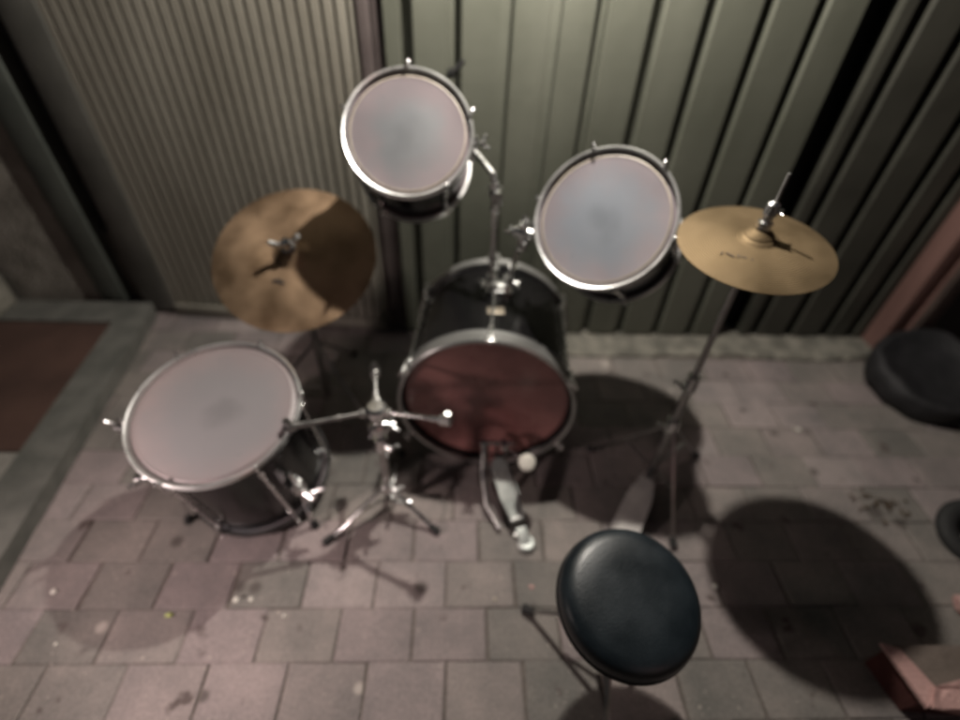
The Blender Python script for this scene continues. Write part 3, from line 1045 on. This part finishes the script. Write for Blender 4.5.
t = thing('black_bag', 'black rounded soft case with a raised rim below the red post', 'bag', (1.88, 1.36, 0))
sc_ = Vector((1.895, 1.40, .12))
pr = [(0, -.010), (.10, -.006), (.150, .004), (.178, .026), (.196, .030), (.208, .016), (.212, -.02), (.205, -.07), (.18, -.095), (0, -.10)]
soft(MB().lathe(sc_, (-.12, -.22, 1), pr, 64), .010, 17, 2).build('bag_body', M['cloth'], t, True, 70)
MB().tube([(1.915, 1.30, .145), (1.935, 1.27, .175), (1.965, 1.25, .185), (1.995, 1.25, .165)], .010, 12).build('carry_handle', M['rubber'], t)
MB().box((1.93, 1.235, .125), (.030, .010, .020), bev=.003).build('buckle', M['steel'], t)
t = thing('black_coat', 'tall black cloth heap filling the right edge beside the soft case', 'cloth', (2.06, 1.22, 0))
soft(subdiv_box((2.03, 1.20, .30), (.19, .17, .34), 14), .016, 16, 3).build('cloth_folds', M['cloth'], t, True, 80)
soft(subdiv_box((1.99, 1.12, .06), (.19, .20, .07), 10), .012, 19, 8).build('cloth_hem', M['cloth'], t, True, 80)
t = thing('rubber_ring', 'thick black rubber ring on the paving at the right edge', 'ring', (1.62, .74, 0))
MB().lathe((1.622, .742, .036), (-.2, -.25, 1), [(.085 + .028 * math.cos(q * math.pi / 8), .022 * math.sin(q * math.pi / 8)) for q in range(16)], 48, 0, True).build('ring_tube', M['rubber'], t, True, 80)
MB().box((1.70, .742, .045), (.035, .02, .02), bev=.004).build('ring_clip', M['steel'], t)
t = thing('pink_box', 'open pinkish box with folded rim and dark red side, bottom right corner', 'box', (1.25, .33, 0))
A, B, Cc, D = Vector((1.052, .412, .105)), Vector((1.078, .290, .095)), Vector((1.42, .335, .110)), Vector((1.42, .405, .120))
def slab(P, th):
    n_ = len(P)
    return [Vector(q) for q in P] + [Vector(q) - Vector((0, 0, th)) for q in P], [list(range(n_)), list(range(n_, 2 * n_))[::-1]] + [[i, n_ + i, n_ + (i + 1) % n_, (i + 1) % n_] for i in range(n_)]
b_ = MB(); b_.add(*slab([A, B, Cc, D], .008)); b_.build('inner_flap', M['card'], t, False)
b_ = MB()
b_.add(*slab([A + Vector((-.004, .004, .006)), B + Vector((-.004, -.008, .012)), B + Vector((.050, .022, .010)), A + Vector((.036, -.010, .005))], .010))
b_.build('left_flap', M['pink'], t, False)
b_ = MB()
b_.add(*slab([B + Vector((.002, -.010, .020)), Vector((1.25, .268, .060)), Cc + Vector((0, -.06, .01)), Cc + Vector((0, -.02, .03)), Vector((1.19, .335, .124)), B + Vector((.040, .032, .018))], .009))
b_.build('front_flap', M['pink'], t, False)
b_ = MB()
b_.add([(1.085, .300, 0), (1.42, .272, 0), (1.42, .40, 0), (1.062, .405, 0), (1.080, .296, .086), (1.42, .30, .095), (1.42, .40, .10), (1.058, .405, .094)],
       [[0, 1, 5, 4], [1, 2, 6, 5], [2, 3, 7, 6], [3, 0, 4, 7], [4, 5, 6, 7], [3, 2, 1, 0]])
b_.build('box_side', M['pink2'], t, False)
t = thing('pink_cloth', 'small crumpled pink cloth at the right edge above the pink box', 'cloth', (1.44, .52, 0))
soft(subdiv_box((1.455, .515, .020), (.11, .10, .035)), .008, 36, 9).build('cloth_folds', M['pink'], t, True, 80)

# ------------------------------------------------------------------ litter
crumbs = [
    (-1.092, .589, .008, 'litter', 'white crumb on the paving below the door step', 'crumb'),
    (-.760, .527, .009, 'leaf', 'yellow green leaf scrap on the paving left of the floor tom', 'leaf'),
    (-.600, .566, .007, 'litter', 'white crumb beside a dark seed in front of the floor tom', 'crumb'),
    (-.560, .568, .006, 'litter', 'long white crumb right of the dark seed', 'crumb'),
    (-.582, .576, .006, 'ink', 'dark seed between two white crumbs near the floor tom', 'seed'),
    (-.460, .525, .005, 'litter', 'pale crumb in a paving joint in front of the snare stand', 'crumb'),
    (-1.01, .46, .004, 'litter', 'tiny pale grain on the paving in the lower left', 'crumb'),
    (.105, .567, .005, 'collar', 'tiny tan crumb below the drum pedal', 'crumb'),
    (.21, .60, .007, 'pink', 'pinkish crumb beside the left edge of the throne', 'crumb'),
    (1.29, 1.19, .008, 'litter', 'lone pale crumb on the paving at right under the gate', 'crumb'),
    (.74, .60, .008, 'litter', 'small white crumb at the right side of the throne', 'crumb'),
    (.80, 1.22, .007, 'litter', 'pale crumb on the paving right of the hi-hat stand', 'crumb'),
    (.86, 1.39, .006, 'litter', 'whitish grain near the concrete strip right of the hi-hat stand', 'crumb'),
]
for (x, y, s_, mm, lab, kd) in crumbs:
    rnd = random.Random(int(x * 1000))
    c_ = MB().ball((x, y, s_ * .45), s_, (1.0, .6 + rnd.random() * .5, .5), seg=9)
    for i, v in enumerate(c_.v):
        c_.v[i] = v + Vector((rnd.uniform(-1, 1), rnd.uniform(-1, 1), rnd.uniform(-.3, .3))) * s_ * .18
    tag(c_.build({'leaf': 'leaf_scrap', 'seed': 'seed'}.get(kd, 'crumb'), M[mm], None, False), lab, kd, 'litter on the paving')
# dead leaves swept together right of the cymbal shadow
d_ = MB()
rnd = random.Random(4)
for i in range(46):
    x, y = 1.40 + rnd.gauss(0, .045), .86 + rnd.gauss(0, .03)
    s_ = rnd.uniform(.004, .012)
    a_ = rnd.uniform(0, 6.3)
    z = .004 + rnd.uniform(0, .006)
    d_.add([(x + s_ * math.cos(a_), y + s_ * math.sin(a_), z), (x - s_ * .5 * math.sin(a_), y + s_ * .5 * math.cos(a_), z + .004),
            (x - s_ * math.cos(a_), y - s_ * math.sin(a_), z + .001), (x + s_ * .5 * math.sin(a_), y - s_ * .5 * math.cos(a_), z + .002)], [[0, 1, 2, 3]])
tag(d_.build('leaf_litter', M['leafb'], None, False), 'small drift of dark leaf crumbs on the paving at right', 'leaves', None, 'stuff')

# ------------------------------------------------------------------ the lamp over the gate
t = thing('wall_lamp', 'lit outdoor lamp on an arm above the gate, out of the picture', 'lamp', (LAMP.x, 1.73, LAMP.z + .08))
MB().box((LAMP.x, 1.722, LAMP.z + .10), (.09, .014, .14), bev=.004).build('wall_plate', M['rubber'], t)
MB().tube([(LAMP.x, 1.72, LAMP.z + .14), (LAMP.x, LAMP.y + .03, LAMP.z + .16), (LAMP.x, LAMP.y, LAMP.z + .12)], .010, 12).build('arm', M['rubber'], t)
MB().lathe((LAMP.x, LAMP.y, LAMP.z), (0, 0, 1), [(0, .13), (.03, .125), (.075, .075), (.078, .070), (.03, .118), (0, .12)], 32).build('shade', M['rubber'], t)
MB().ball((LAMP.x, LAMP.y, LAMP.z + .055), .028).build('bulb', lampglass, t)
ld = bpy.data.lights.new('lamp_light', 'POINT')
ld.energy = LAMP_W
ld.shadow_soft_size = .022
ld.color = (1.0, .93, .84)
lo_ = bpy.data.objects.new('lamp_light', ld)
COL.objects.link(lo_)
lo_.parent = t
lo_.location = LAMP - Vector(t.location)

# unseen lamp added to brighten the lower left paving; its fixture is invented
t = thing('fill_lamp', 'added unseen lamp on a short post that brightens the lower left paving', 'lamp', (LAMP2.x, LAMP2.y, 0))
MB().lathe((LAMP2.x, LAMP2.y, 0), (0, 0, 1), [(0, 0), (.03, 0), (.03, .012), (.014, .02), (.012, LAMP2.z - .06), (0, LAMP2.z - .06)], 24).build('post', M['rubber'], t)
MB().lathe((LAMP2.x, LAMP2.y, LAMP2.z), (0, 0, 1), [(0, .085), (.045, .07), (.075, .045), (.072, .045), (.042, .062), (0, .070)], 24).build('cap', M['rubber'], t)
MB().tube([(LAMP2.x - .04, LAMP2.y, LAMP2.z - .06), (LAMP2.x - .04, LAMP2.y, LAMP2.z + .056)], .004, 8).tube([(LAMP2.x, LAMP2.y, LAMP2.z - .062), (LAMP2.x, LAMP2.y, LAMP2.z - .05)], .045, 20).build('cage', M['rubber'], t)
MB().ball(LAMP2, .02).build('bulb', lampglass, t)
ld = bpy.data.lights.new('fill_lamp_light', 'SPOT')      # cone aimed at the lower left paving, clear of the walls
ld.spot_size = R(105)
ld.spot_blend = 1.0
ld.energy = LAMP2_W
ld.shadow_soft_size = .045
ld.color = (1.0, .80, .76)
lo_ = bpy.data.objects.new('fill_lamp_light', ld)
COL.objects.link(lo_)
lo_.parent = t
lo_.location = LAMP2 - Vector(t.location)
lo_.rotation_euler = (Vector((-.78, .50, 0)) - LAMP2).to_track_quat('-Z', 'Y').to_euler()
